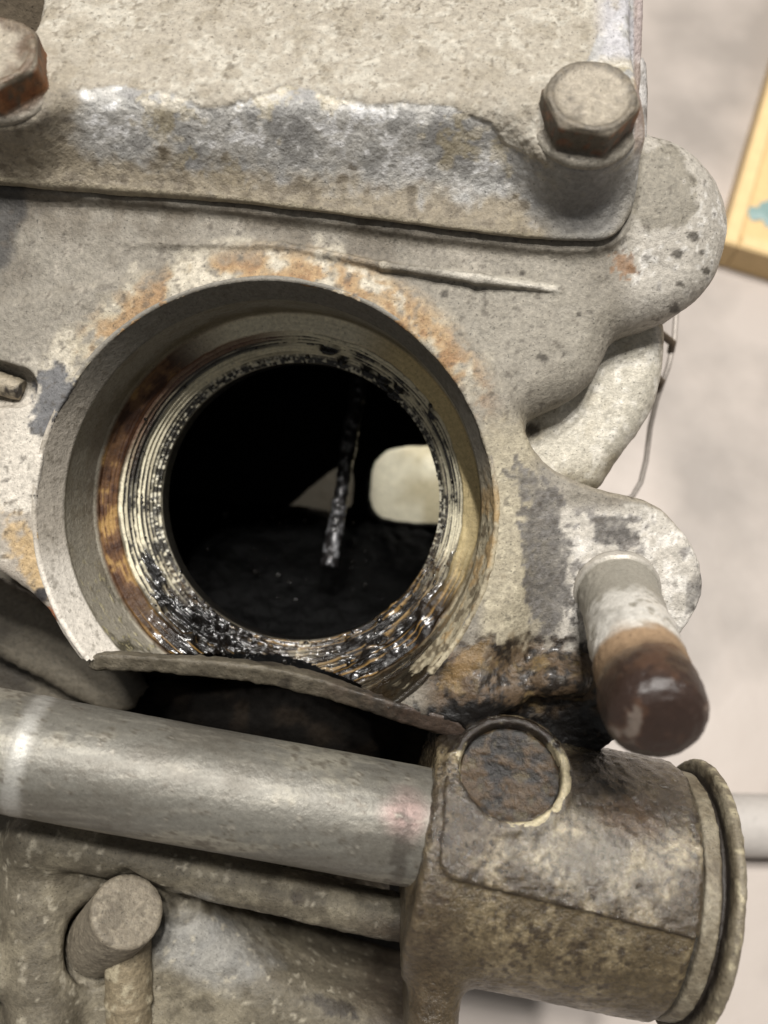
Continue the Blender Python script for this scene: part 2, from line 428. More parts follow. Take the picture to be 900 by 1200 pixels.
def head_paint(v, n):
    px, py = proj(v); N_ = len(v)
    a = fbm(v, 90, 4, 3); b = fbm(v, 28, 4, 4); c = fbm(v, 9, 3, 5); g = fbm(v, 4.5, 2, 6)
    col = np.broadcast_to(lin((126, 120, 109)), (N_, 3)).copy()
    col = mix(col, (104, 97, 86), sstep(-.1, .7, a + .4 * b))
    col = mix(col, (152, 145, 133), sstep(.0, .8, -a + .5 * c) * .8)
    rough = np.full(N_, .62); metal = np.full(N_, .12); wet = np.zeros(N_)
    # bore polar
    t = -v[:, 2]
    bx, by = v[:, 0] - BX, v[:, 1] - BY
    r = np.hypot(bx, by); th = np.degrees(np.arctan2(by, bx))
    # shelf below the cover: the cover's shade put into the colour
    col = mix(col, (98, 90, 78), sstep(-.3, .5, b + .3) * sstep(310, 250, py) * sstep(760, 690, px) * .8)
    # right shoulder: smooth lighter grey
    col = mix(col, (140, 134, 122), blob(px, py, 640, 400, 120, 95, .25 * b, 0, .4) * .7)
    # lobe
    lob = sstep(715, 760, px) * sstep(430, 380, py)
    col = mix(col, (178, 172, 162), lob * .7)
    col = mix(col, (205, 201, 194), lob * sstep(.1, .5, c + .4 * b) * sstep(200, 240, py) * sstep(370, 320, py) * .8)
    col = mix(col, (128, 122, 110), blob(px, py, 772, 222, 44, 52, .3 * b + .25 * c, 0, .1))
    for (x, y, s) in ((813, 277, 7), (793, 297, 6), (822, 296, 4), (827, 318, 5), (798, 333, 5), (791, 362, 7), (637, 420, 7), (740, 315, 5), (678, 368, 3), (660, 415, 3), (612, 320, 4), (520, 345, 5)):
        col = mix(col, (62, 56, 48), blob(px, py, x, y, s, s * .9, .4 * g, 0, .25) * .85)
    col = mix(col, (120, 84, 48), blob(px, py, 733, 312, 14, 12, .6 * g, 20, .2) * .7)
    # rim around bore: cream, orange, brown
    ring = sstep(322, 290, r + 20 * b + 8 * c) * sstep(255, 262, r)
    top = sstep(22, 40, th) * sstep(172, 150, th)
    col = mix(col, (160, 151, 132), ring * top * sstep(-.5, .3, c + .3))
    col = mix(col, (156, 120, 70), ring * top * sstep(-.25, .35, b + .3 * c + .4 * np.cos(np.radians((th - 75) * 1.7)) - .08) * .65)
    col = mix(col, (120, 86, 54), ring * sstep(15, 35, th) * sstep(150, 100, th) * sstep(.05, .5, b + .5 * c) * .7)
    col = mix(col, (186, 178, 162), ring * top * sstep(.2, .55, -b + .4 * c) * .75)
    # left flange: pale pinkish beige
    lf = sstep(120, 60, px) * sstep(445, 490, py)
    col = mix(col, (164, 155, 143), lf * .8)
    col = mix(col, (190, 182, 169), lf * sstep(0, .5, c + .3 * b) * .7)
    col = mix(col, (172, 142, 92), blob(px, py, 40, 660, 18, 55, .6 * c, -30, .3) * .7)
    col = mix(col, (205, 198, 186), sstep(345, 300, r + 10 * b) * sstep(140, 158, th) * .65)
    col = mix(col, (92, 92, 94), blob(px, py, 62, 470, 24, 42, .5 * c + .3 * b, 10, .12) * .95)
    col = mix(col, (150, 92, 58), blob(px, py, 72, 738, 12, 34, .5 * c, -28, .2) * .9)
    col = mix(col, (50, 48, 48), blob(px, py, 50, 697, 9, 9, .3 * g, 0, .2))
    col = mix(col, (40, 36, 32), blob(px, py, 55, 582, 20, 2.2, .2 * g, 4, .3))
    col = mix(col, (56, 54, 52), blob(px, py, 0, 265, 26, 60, .3 * b, 15, .2) * .9)
    # right flange strip: cream tan then dark primer, white ear
    strip = sstep(250, 262, r) * sstep(555, 575, px) * sstep(640, 615, px + 14 * b) * sstep(470, 520, py) * sstep(820, 780, py)
    col = mix(col, (156, 147, 126), strip * .85)
    col = mix(col, (182, 173, 150), strip * sstep(.1, .5, c + .3 * b) * .7)
    col = mix(col, (112, 98, 74), strip * sstep(.2, .6, b + .5 * a) * .7)
    ear = sstep(640, 665, px) * sstep(585, 605, py) * sstep(800, 760, py)
    col = mix(col, (186, 180, 170), ear * .85)
    col = mix(col, (214, 209, 201), ear * sstep(-.1, .4, c + .5 * b) * .8)
    col = mix(col, (100, 96, 94), ear * sstep(.25, .5, -b + .5 * c) * .7)
    dk = np.maximum(blob(px, py, 640, 655, 27, 92, .35 * b + .45 * c, -4, .1), blob(px, py, 717, 622, 28, 17, .5 * c + .3 * b, 5, .15))
    dk = np.maximum(dk, blob(px, py, 812, 690, 7, 28, .5 * c, 15, .2) * .8)
    dk = np.maximum(dk, blob(px, py, 618, 570, 16, 30, .6 * c, -35, .15) * .9)
    col = mix(col, (84, 80, 76), dk * (.62 + .3 * sstep(-.4, .3, c + .5 * g)))
    col = mix(col, (128, 124, 120), dk * sstep(.1, .5, g + .3 * c) * .45)
    # ear upper side
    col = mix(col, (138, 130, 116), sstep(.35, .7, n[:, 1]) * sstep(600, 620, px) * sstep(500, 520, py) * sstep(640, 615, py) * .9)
    # brown oil, lower right
    oil = sstep(-.2, .3, (py - 752) / 40 + .45 * b + .3 * c) * sstep(480, 520, px) * sstep(745, 700, px)
    col = mix(col, (74, 56, 36), oil * .9)
    col = mix(col, (26, 20, 14), oil * sstep(-.3, .3, c + .6 * b) * .95)
    col = mix(col, (124, 104, 70), oil * sstep(.25, .6, -b + .5 * c) * .6)
    blk = np.maximum(blob(px, py, 560, 838, 80, 18, .4 * c, 3, .3), sstep(828, 842, py + 8 * b) * sstep(500, 520, px))
    col = mix(col, (14, 11, 9), blk)
    gold = blob(px, py, 545, 778, 12, 34, .4 * c, 48, .2)
    col = mix(col, (150, 120, 72), gold * .35)
    oil = np.maximum(oil, blk)
    wetm = oil * sstep(-.3, .3, b + .5 * c)
    rough = rough - .15 * oil - .1 * wetm; wet = wetm * .22
    # right half of the casting fin, coloured lighter
    fy = np.interp(px, [150, 330, 450, 560, 658], [284, 286, 310, 325, 340])
    col = mix(col, (182, 176, 164), sstep(7, 3, np.abs(py - fy - 1)) * sstep(500, 545, px) * sstep(662, 650, px) * .85)
    # pits and scratches
    col = mix(col, (70, 63, 54), sstep(.55, .8, c + .35 * g) * .6)
    return col, srf_arr(N_, rough, metal, 0) + np.stack([0 * wet, 0 * wet, wet], 1)

head = sdf_obj('cylinder_head', head_sdf, (-585, -335, -262), (430, 470, 16), 2.8, M_CAST, eng, head_paint, head_disp)
props(head, label='grey cast alloy head around the round port, rust stained at its rim')

# ---- the port itself: chamfer, wall, ledge, threads, inner tube
port_pts = [(281, 8), (273, -2), (269, -1.5), (254, 36), (253.5, 39), (254.5, 44), (255, 122), (250, 132), (240, 136), (231, 139), (228, 144), (224, 152),
            (199, 200), (196, 207), (195, 235), (203, 258), (300, 300), (345, 380), (345, 640)]
PP = np.array(fine_prof(port_pts[:6], 2.2) + fine_prof(port_pts[5:15], 1.15)[1:] + fine_prof(port_pts[14:], 14)[1:])
SEG = 1150
thA = np.radians(-90 + np.arange(SEG) * 360 / SEG)
R_, D_ = np.meshgrid(PP[:, 0], PP[:, 1]); R_ = np.broadcast_to(PP[:, 0], (SEG, len(PP))); D_ = np.broadcast_to(PP[:, 1], (SEG, len(PP)))
TH_ = np.broadcast_to(thA[:, None], R_.shape)
arc = np.concatenate([[0], np.cumsum(np.hypot(np.diff(PP[:, 0]), np.diff(PP[:, 1])))]); A_ = np.broadcast_to(arc, R_.shape)
rf, df, tf, af = R_.ravel(), D_.ravel(), TH_.ravel(), A_.ravel()
deg = np.degrees(tf)                      # -90..270 from right, counter-clockwise in the photo
sm = np.stack([tf * 200 / 85, af / 1.9, 0 * tf], 1)          # smeared along the ring
smear = fbm(sm, 1.0, 3, 21); smear2 = fbm(np.stack([tf * 200 / 70, af / 5.5, 0 * tf + 5], 1), 1.0, 3, 22)
iso = fbm(np.stack([tf * 210, af, 0 * tf], 1), 7, 3, 23); iso2 = fbm(np.stack([tf * 210, af, 0 * tf], 1), 22, 3, 24)
iso3 = fbm(np.stack([tf * 210 / 1.5, af, 0 * tf], 1), 15, 2, 27)
speck = fbm(np.stack([tf * 210, af, 0 * tf], 1), 3.6, 2, 25)
def sec(a, b, soft=18):                   # angular sector mask a..b (deg)
    return sstep(a - soft, a + soft, deg) * sstep(b + soft, b - soft, deg)
bottom = np.maximum(sec(-90, -25, 22), sec(218, 270, 18))      # wet sludge sector
thr = sstep(140, 146, df) * sstep(212, 206, df)                # threads zone
led = sstep(124, 131, df) * sstep(152, 145, df)
wall = sstep(36, 39, df) * sstep(131, 124, df)
cham = sstep(39, 36, df)
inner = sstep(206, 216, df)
ridge = np.sin((af - 131) / 7.2 * 2 * math.pi + .5 * smear2)
hgt = thr * (2.4 * ridge + .5 * smear + .25 * speck * (1 - bottom) + 1.2 * smear2)
hgt += led * (1.6 * iso2 + 1.0 * smear)
blk_amt = np.clip(bottom * 1.0 + sec(18, 85, 12) * .15, 0, 1)
lump = np.clip(.15 + iso + .5 * iso2, 0, 1.4)
hgt += (thr + led) * bottom * (4.4 * np.clip(.25 + iso3, 0, 1.3) + .3 * speck)
wl = sec(205, 240, 10) * wall * sstep(55, 120, df)
hgt += wl * 3.0 * lump
# black lumps stuck on the threads (upper right and lower left)
lumps = np.zeros_like(hgt)
def lump_at(dg, dep, w, hh, amp):
    global lumps
    m = np.clip(1 - np.hypot((deg - dg) / w, (df - dep) / hh) + .5 * iso3 + .25 * iso, 0, 1) * (df > 128)
    lumps = np.maximum(lumps, m * amp)
lump_at(76, 168, 4.0, 12, 1); lump_at(72, 180, 2.5, 12, 1); lump_at(62, 182, 5, 10, 1); lump_at(55, 180, 5, 13, 1); lump_at(50, 192, 5, 9, .9)
lump_at(32, 150, 4, 8, .8); lump_at(47, 172, 4, 6, .8)
lump_at(222, 165, 16, 22, .8); lump_at(236, 175, 14, 26, 1); lump_at(205, 168, 10, 12, .5)
hgt += 10 * lumps
ob_ = sec(-90, -38, 7)
hgt += ob_ * (wall * 3 + cham * 1.5) * lump + sec(-72, 8, 8) * cham * (1.4 * iso + 1.0 * iso2)
hgt += wall * .5 * iso2 + cham * .35 * iso
rr_ = rf - hgt * np.where(df > 128, .85, .6); dd_ = df - hgt * np.where(thr + led > .3, .5, 0)
pv = np.stack([BX + TX * dd_ + rr_ * np.cos(tf), BY + TY * dd_ + rr_ * np.sin(tf), -dd_], 1)
nP = len(PP)
i = np.arange(SEG)[:, None]; j = np.arange(nP - 1)[None, :]; i2 = (i + 1) % SEG
pq = np.stack(np.broadcast_arrays(i * nP + j, i2 * nP + j, i2 * nP + j + 1, i * nP + j + 1), -1).reshape(-1, 4)[:, ::-1]
fc_ = pv[pq].mean(1)
pq = pq[~((fc_[:, 1] < np.interp(fc_[:, 0], LIPX, LIPY) - 8) & (((fc_ - LIPP) @ LIPN > -10) | ((fc_[:, 1] < np.interp(fc_[:, 0], LIPX, LIPY) - 18) & (fc_[:, 2] > -330))) & (fc_[:, 0] > LIPX[1]))]
nv = len(pv)
col = np.broadcast_to(lin((140, 133, 121)), (nv, 3)).copy()
rough = np.full(nv, .55); wet = np.zeros(nv)
col = mix(col, (118, 114, 106), cham * sec(20, 150, 25) * .9)  # chamfer tones carry painted light: shaded grey top, lit pale lower left
col = mix(col, (164, 156, 144), cham * sec(150, 200, 12))
col = mix(col, (206, 199, 188), cham * sec(192, 262, 7))
col = mix(col, (105, 98, 86), cham * sstep(.3, .7, iso + .5 * speck) * .5)
col = mix(col, (156, 150, 136), wall * .8)
col = mix(col, (128, 120, 104), wall * sstep(0, .6, iso2 + .4 * iso) * .5)
col = mix(col, (110, 100, 76), wall * sec(40, 150, 15) * sstep(85, 118, df + 12 * iso2) * .7)
col = mix(col, (70, 66, 52), wall * sec(205, 262, 10) * sstep(-.25, .5, iso2 + .4 * iso + (df - 85) / 90) * .9)
col = mix(col, (190, 180, 140), wall * sec(195, 250, 10) * sstep(.35, .6, iso) * .5)
col = mix(col, (186, 179, 160), wall * sec(-25, 45, 10) * .85)
# ledge
col = mix(col, (98, 70, 46), led)
col = mix(col, (56, 34, 22), led * sstep(-.2, .35, iso2 + .3 * smear) * sec(110, 215, 20) * .95)
col = mix(col, (160, 128, 78), led * sstep(.2, .55, -iso2 + .4 * smear) * sec(140, 215, 25) * .8)
col = mix(col, (214, 207, 184), led * sec(58, 118, 14) * .95)
col = mix(col, (206, 188, 142), led * sec(-30, 60, 12) * .9)
# threads: cream ground with black smears
col = mix(col, (216, 208, 182), thr)
col = mix(col, (166, 156, 132), thr * sstep(0, .6, smear2) * .7)
blackm = sstep(.02, .3, smear2 * .45 + .22 * speck + .3 * smear + .45 * iso2 - .5 * ridge + .08 - .3 * sec(88, 150, 16) + .1 * sec(150, 230) + .12 * sec(-25, 60) + .5 * bottom)
midband = sstep(150, 156, df) * sstep(172, 163, df)
blackm = np.maximum(blackm, midband * sec(95, 178, 10) * sstep(-.5, .2, smear + .4))
creamb = sstep(166, 172, df) * sstep(186, 182, df) * sec(85, 160, 14)
blackm *= 1 - .8 * creamb
edge = sstep(186, 192, df) * sstep(212, 206, df)
blackm = np.maximum(blackm, edge * sstep(-.25, .1, speck * .7 + .7 * iso + .1))
col = mix(col, (26, 24, 24), thr * blackm * .96)
col = mix(col, (228, 224, 208), edge * sstep(.35, .6, -speck + .2) * .55 * (1 - bottom))
# reddish-brown oil film top-left between ledge and threads
col = mix(col, (96, 60, 40), (sstep(138, 142, df) * sstep(160, 152, df)) * sec(95, 165, 12) * .8)
lr = sec(-72, 8, 8) * np.maximum(cham, wall)
col = mix(col, (160, 150, 126), lr * .85)
col = mix(col, (150, 118, 70), lr * sstep(.0, .5, iso2 + .4 * iso) * .6)
col = mix(col, (70, 58, 42), lr * sstep(.2, .5, -iso2 + .6 * iso) * .7)
ob = sec(-90, -38, 7) * np.clip(wall + sstep(.0, .4, iso2 + .3 * iso + .1 + (-deg - 44) / 12) * cham, 0, 1)
col = mix(col, (20, 15, 11), ob * sstep(-.6, .0, iso2 + .4 * smear + .3) * .95)
# wet bottom: black and amber
bt = bottom * (thr + led).clip(0, 1)
col = mix(col, (58, 40, 22), bt * .9)
col = mix(col, (150, 118, 66), bt * sstep(.15, .5, -smear * .6 + .4 * ridge + .3 * iso) * .65)
col = mix(col, (12, 9, 7), bt * sstep(-.15, .25, smear * .7 - .4 * ridge + .6 * iso2 + .62) * .98)
col = mix(col, (12, 10, 9), np.clip(lumps * 2.5, 0, 1))
col = mix(col, (16, 13, 11), sstep(150, 128, -df + 258) * 0)
wet = np.clip(bt + ob + lumps * 1.6 + .9 * thr * blackm, 0, 1)
rough = rough - .33 * wet
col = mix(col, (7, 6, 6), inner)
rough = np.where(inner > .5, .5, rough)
srf = np.stack([rough, .02 + 0 * rough, wet * .6 * (1 - inner)], 1)
port = mesh_obj('intake_port', pv, pq, M_PORT, head, col, srf)
props(port, label='round bore with chamfer, rusty ledge and threads smeared with black oil')

# oil droplets on the wet sludge: glints too many to count
dv, dfc = [], []
ico = bmesh.new(); bmesh.ops.create_icosphere(ico, subdivisions=1, radius=1)
iv = np.array([q.co[:] for q in ico.verts]); ifc = np.array([[q.index for q in fa.verts] for fa in ico.faces]); ico.free()
r2 = np.random.default_rng(11)
cnt = 0
cand = np.where((thr > .5) & ((bottom > .4) | (wet > .75)))[0]
for k in r2.choice(cand, 480):
    s = r2.choice([1.3, 2.0, 3.2, 5.0], p=[.5, .32, .15, .03])
    if bottom[k] < .4: s *= .8
    dv.append(pv[k] + iv * s * np.array([1, 1, .8])); dfc.append(ifc + cnt); cnt += len(iv)
for _ in range(110):                       # in the sump behind the bore
    x, y = r2.uniform(230, 500), r2.uniform(600, 735)
    if math.hypot(x - 353, y - 586) > 150: continue
    s = r2.choice([1.5, 2.2, 4.0], p=[.6, .3, .1])
    p = P(x, y, -520); dv.append(p + iv * s * np.array([1.3, 1, .7])); dfc.append(ifc + cnt); cnt += len(iv)
do = mesh_obj('oil_droplets', np.concatenate(dv), np.concatenate(dfc), M_PORT, head, lin((14, 11, 9)), (.16, 0, 1.0))
props(do, kind='stuff', label='small shiny beads of black oil in the bore')

# chamber behind the bore
def chamber_sdf(X, Y, Z):
    d = np.maximum(np.abs(Z + 655) - 14, np.sqrt((X - BX - TX * 640) ** 2 + (Y - BY - TY * 640) ** 2) - 350)
    w = poly2d(X, Y, outline([(434, 560), (440, 538), (456, 526), (480, 522), (560, 520), (565, 616), (480, 612), (450, 610), (436, 596)], -640, 2))
    t = poly2d(X, Y, outline([(336, 594), (402, 540), (414, 552), (410, 604), (340, 600)], -640, 1))
    hole = np.minimum(w, t)
    return smax(d, -hole, 10)
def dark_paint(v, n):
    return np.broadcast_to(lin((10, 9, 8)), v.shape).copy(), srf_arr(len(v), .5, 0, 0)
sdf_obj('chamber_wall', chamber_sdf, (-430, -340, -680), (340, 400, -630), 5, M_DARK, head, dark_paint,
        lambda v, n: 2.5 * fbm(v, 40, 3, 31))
# sludge floor inside the chamber
def sludge_sdf(X, Y, Z):
    return np.maximum(plane(X, Y, Z, P(353, 600, -640), (.10, .62, .78)), np.maximum(np.sqrt((X - BX - 75) ** 2 + (Y - BY - 25) ** 2) - 340, -650 - Z))
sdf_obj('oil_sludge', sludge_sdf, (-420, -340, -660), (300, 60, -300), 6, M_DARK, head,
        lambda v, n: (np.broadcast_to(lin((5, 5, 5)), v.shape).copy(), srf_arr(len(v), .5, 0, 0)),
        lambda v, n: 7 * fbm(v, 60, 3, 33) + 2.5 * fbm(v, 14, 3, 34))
# valve stem crossing the chamber
v, f = lathe(fine_prof([(0.1, 0), (13, 0), (14, 20), (12, 120), (14, 340), (0.1, 342)], 3), P(386, 664, -420), P(426, 418, -470) - P(386, 664, -420), 40)
n = fbm(v, 9, 3, 35); dirn = v - (P(386, 664, -420) + np.outer(((v - P(386, 664, -420)) @ (P(426, 418, -470) - P(386, 664, -420))) / np.linalg.norm(P(426, 418, -470) - P(386, 664, -420)) ** 2, P(426, 418, -470) - P(386, 664, -420)))
v = v + dirn / np.maximum(np.linalg.norm(dirn, axis=1), 1)[:, None] * (2.5 * n)[:, None]
vc = mix(np.broadcast_to(lin((36, 34, 34)), v.shape).copy(), (110, 110, 112), sstep(.1, .6, n) * sstep(440, 560, proj(v)[1]))  # painted grey highlights, fading into painted darkness towards the top
mesh_obj('valve_stem', v, f, M_PORT, head, vc, (.35, .2, .5))
# pale passage wall seen through the chamber's openings
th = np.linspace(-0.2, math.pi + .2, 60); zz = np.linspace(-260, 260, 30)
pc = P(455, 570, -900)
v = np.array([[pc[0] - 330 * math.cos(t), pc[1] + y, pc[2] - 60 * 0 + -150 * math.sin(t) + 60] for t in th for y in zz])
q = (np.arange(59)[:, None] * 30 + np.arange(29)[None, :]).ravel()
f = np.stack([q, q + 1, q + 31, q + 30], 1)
c_ = mix(np.broadcast_to(lin((214, 208, 188)), v.shape).copy(), (160, 148, 116), sstep(-.1, .6, fbm(v, 60, 3, 36) + (v[:, 0] - 30) / 120) * .7)  # painted light: bright on the left, dimmer to the right
c_ = mix(c_, (52, 43, 27), sstep(-10, -60, v[:, 0]) * .97)  # left end painted dark so the small opening looks dim
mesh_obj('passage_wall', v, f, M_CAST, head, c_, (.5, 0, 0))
lp = bpy.data.lights.new('added_passage_lamp', 'AREA'); lp.size = 0.012; lp.energy = 0.015; lp.color = (1, .97, .88)  # unseen lamp added, stands in for light entering from the far side
lo_ = bpy.data.objects.new('added_passage_lamp', lp); sc.collection.objects.link(lo_)
p0, p1 = Vector(W(P(575, 470, -705))), Vector(W(P(480, 580, -960)))
lo_.location = p0; lo_.rotation_euler = (p1 - p0).to_track_quat('-Z', 'Y').to_euler()

# pin in the left notch
v, f = lathe(fine_prof([(0.1, 0), (13, 0), (14, 4), (14, 90), (12, 98), (0.1, 98)], 2), P(-66, 428, -22), P(34, 460, -24) - P(-66, 428, -22), 40)
nz = fbm(v, 14, 3, 40)
mesh_obj('dowel_pin', v, f, M_CAST, head, mix(np.broadcast_to(lin((140, 130, 112)), v.shape).copy(), (48, 42, 36), sstep(0, .4, nz)), (.5, .2, 0))

# ---- stud
sb = P(722, 690, -12); st = P(772, 846, 212); sd = st - sb; SL = np.linalg.norm(sd)
prof = [(0.1, 0), (51, 0), (51, 8), (49.5, 10), (46.5, 10.5), (46.5, 30), (45.5, 34), (45.5, 92), (47, 96), (47.5, 120), (46.5, 124), (46.5, 150)]
for k in range(9): prof += [(48.2, 152 + k * 4), (46.6, 154 + k * 4)]
prof += [(48.5, 192), (50.5, 205), (50, SL - 30), (49, SL - 16), (46, SL - 5), (40, SL + 3), (30, SL + 8), (15, SL + 10.5), (0.1, SL + 11)]
v, f = lathe(fine_prof(prof, 2.2), sb, sd, 128)
hgt = (v - sb) @ (sd / SL)
nz = fbm(v, 26, 4, 41); n3 = fbm(v, 7, 3, 42)
rad = v - sb - np.outer(hgt, sd / SL); rn = np.linalg.norm(rad, axis=1)
v = v + rad / np.maximum(rn, 1)[:, None] * (1.0 * nz + .7 * n3 + 0.2 * sstep(170, 200, hgt) * n3)[:, None]
c_ = np.broadcast_to(lin((150, 145, 134)), v.shape).copy()
c_ = mix(c_, (206, 202, 194), sstep(60, 92, hgt + 14 * nz) * sstep(-.4, .4, n3 + .5))
c_ = mix(c_, (168, 164, 156), sstep(.1, .6, nz) * sstep(70, 90, hgt) * .6)
c_ = mix(c_, (146, 122, 96), sstep(138, 160, hgt + 8 * nz))
c_ = mix(c_, (46, 33, 27), sstep(164, 215, hgt + 16 * nz))
c_ = mix(c_, (176, 170, 160), sstep(14, 9, hgt) * sstep(45, 50, rn))
c_ = mix(c_, (84, 60, 44), sstep(165, 190, hgt) * sstep(.1, .6, nz + .3 * n3) * .5)
c_ = mix(c_, (120, 112, 104), sstep(SL - 10, SL, hgt) * sstep(.35, .6, nz) * .5)
s_ = srf_arr(len(v), .5 - .12 * sstep(170, 210, hgt), .35 * sstep(160, 120, hgt), 0)
stud = mesh_obj('stud', v, f, M_TUBE, head, c_, s_)
props(stud, label='thick steel stud with whitened shank and rusty dark brown tip')

# ---- rear casting seen between lobe and ear
REAR_F = outline([(560, 380), (700, 372), (764, 376), (760, 440), (752, 478), (738, 506), (718, 530), (697, 560), (680, 584), (560, 600)], -180, 2)
def rear_paint(v, n):
    a = fbm(v, 50, 3, 51); c = fbm(v, 10, 3, 52); N_ = len(v); px, py = proj(v)
    col = np.broadcast_to(lin((176, 170, 156)), (N_, 3)).copy()
    col = mix(col, (206, 201, 190), sstep(0, .5, c) * .8)
    col = mix(col, (160, 150, 128), sstep(.25, .7, a + .3 * c) * .6)
    col = mix(col, (110, 100, 76), sstep(520, 560, py + 20 * a) * .7)
    col = mix(col, (66, 58, 48), blob(px, py, 624, 503, 10, 7, .5 * c) * .9)
    return col, srf_arr(N_, .5, .15)
rear = sdf_obj('rear_casting', lambda X, Y, Z: extr(X, Y, Z, REAR_F, -330, -88, 34), (90, -20, -340), (400, 300, -75), 3.5, M_CAST, eng, rear_paint,
        lambda v, n: .8 * fbm(v, 12, 3, 53) + 2 * fbm(v, 60, 2, 54))
props(rear, label='pale beige rear casting behind the shoulder of the head')

# ---- wire clip on the rear casting
def tube_path(pts, r, seg=10):
    pts = np.asarray(pts, float); vv = []; n = len(pts)
    for k in range(n):
        d = pts[min(k + 1, n - 1)] - pts[max(k - 1, 0)]; d /= np.linalg.norm(d)
        a = np.cross(d, (0.3, 0.2, 1)); a /= np.linalg.norm(a); b = np.cross(d, a)
        for s in range(seg):
            t = 2 * math.pi * s / seg; vv.append(pts[k] + r * (a * math.cos(t) + b * math.sin(t)))
    ff = []
    for k in range(n - 1):
        for s in range(seg):
            ff.append((k * seg + s, (k + 1) * seg + s, (k + 1) * seg + (s + 1) % seg, k * seg + (s + 1) % seg))
    ff += [tuple(range(seg)), tuple(range((n - 1) * seg, n * seg))[::-1]]
    return np.array(vv), ff
clip = bpy.data.objects.new('wire_clip', None); sc.collection.objects.link(clip); clip.parent = eng
props(clip, label='thin bent wire clip on the rear casting')
zc = -330
def wire(pp, r, c):
    v, f = tube_path(np.array([P(x, y, z) for x, y, z in pp]), r)
    mesh_obj('wire', v, f, M_TUBE, clip, lin(c), (.5, .3, 0))
wire([(745, 370, -250), (764, 384, -290), (778, 394, -320), (788, 402, zc), (786, 412, zc - 20)], 6, (84, 72, 58))
wire([(745, 415, -250), (757, 432, -290), (767, 440, -320), (775, 447, zc), (771, 455, zc - 10)], 6, (96, 84, 70))
wire([(793, 340, zc - 40), (792, 370, zc - 30), (790, 400, zc - 20), (783, 430, zc - 15), (776, 450, zc - 12), (769, 470, zc - 20), (762, 500, zc - 40), (757, 540, zc - 40), (751, 565, zc - 40), (741, 582, zc - 40), (725, 590, zc - 20)], 4.2, (158, 150, 142))

# ---- valve cover
CN = np.array([0, .34, .94])                      # cover top normal
T1, T2, B1, B2 = P(90, 116, 78), P(600, 140, 74), P(0, 213, 13), P(640, 282, 13)
FN = np.cross(T2 - T1, B1 - T1); FN = FN if FN[2] > 0 else -FN
CB = P(684, 146, 70); CB2 = P(8, 96, 66)          # bolt seats
COVER_F = outline([(-140, -180), (757, -180), (751, 60), (745, 200), (733, 262), (716, 279), (690, 284), (600, 279), (450, 259), (250, 233), (0, 213), (-140, 203)], 12, 1)
def cover_sdf(X, Y, Z):
    d = extr(X, Y, Z, COVER_F, 8.5, 200, 3)
    t = plane(X, Y, Z, T1, CN); t = smax(t, -12 - t * 0 + t, 1)
    fr = plane(X, Y, Z, T1 * .5 + T2 * .5, FN)
    sh = smax(t, fr, 16)
    rt = plane(X, Y, Z, P(741, 120, 60), (1, 0, .12)); sh = smax(sh, rt, 8)
    base = CB - CN * 90
    boss = cyl(X, Y, Z, base, CB - CN * 2, 56, 6)
    boss = smin(boss, cyl(X, Y, Z, CB - CN * 90, CB - CN * 4, 57, 5), 6)
    boss2 = cyl(X, Y, Z, CB2 - CN * 90, CB2 - CN * 2, 60, 6)
    # notch left of the raised top
    lt = plane(X, Y, Z, P(46, 30, 40), (-1, .12, 0)); lt = np.maximum(lt, -plane(X, Y, Z, P(0, 60, 40), (0, 1, 0)) * 0 + lt)
    notch = np.maximum(-lt, -(Y - P(0, 70, 60)[1])) * -1
    cutl = np.minimum(lt, (Y - P(0, 95, 60)[1]))     # >0 in the upper-left corner
    sh = smax(sh, cutl, 10)
    sh = smin(smin(sh, boss, 44), boss2, 30)
    lip = extr(X, Y, Z, COVER_F, 8.5, 19, 4)
    lip = np.maximum(lip, cutl)
    return smin(np.maximum(d, sh), lip, 16)
CRUST = lambda px, v: np.interp(px, [-60, 60, 95, 150, 220, 235, 260, 300, 330, 420, 520, 575, 590, 640, 700, 760], [60, 92, 104, 102, 112, 124, 120, 112, 103, 118, 128, 140, 165, 190, 40, -20]) + 5 * fbm(v, 40, 3, 60) + 2.5 * fbm(v, 9, 3, 61)
def cover_disp(v, n):
    px, py = proj(v); top = sstep(.55, .9, n @ CN)
    cr_ = sstep(2.0, -2.0, py - CRUST(px, v)) * sstep(738, 728, px)
    b = fbm(v, 14, 4, 62); c = fbm(v, 5.5, 3, 63)
    return cr_ * (1.5 + 1.5 * b + 1.3 * c) + (1 - cr_) * (.5 * b + .9 * fbm(v, 45, 2, 64))
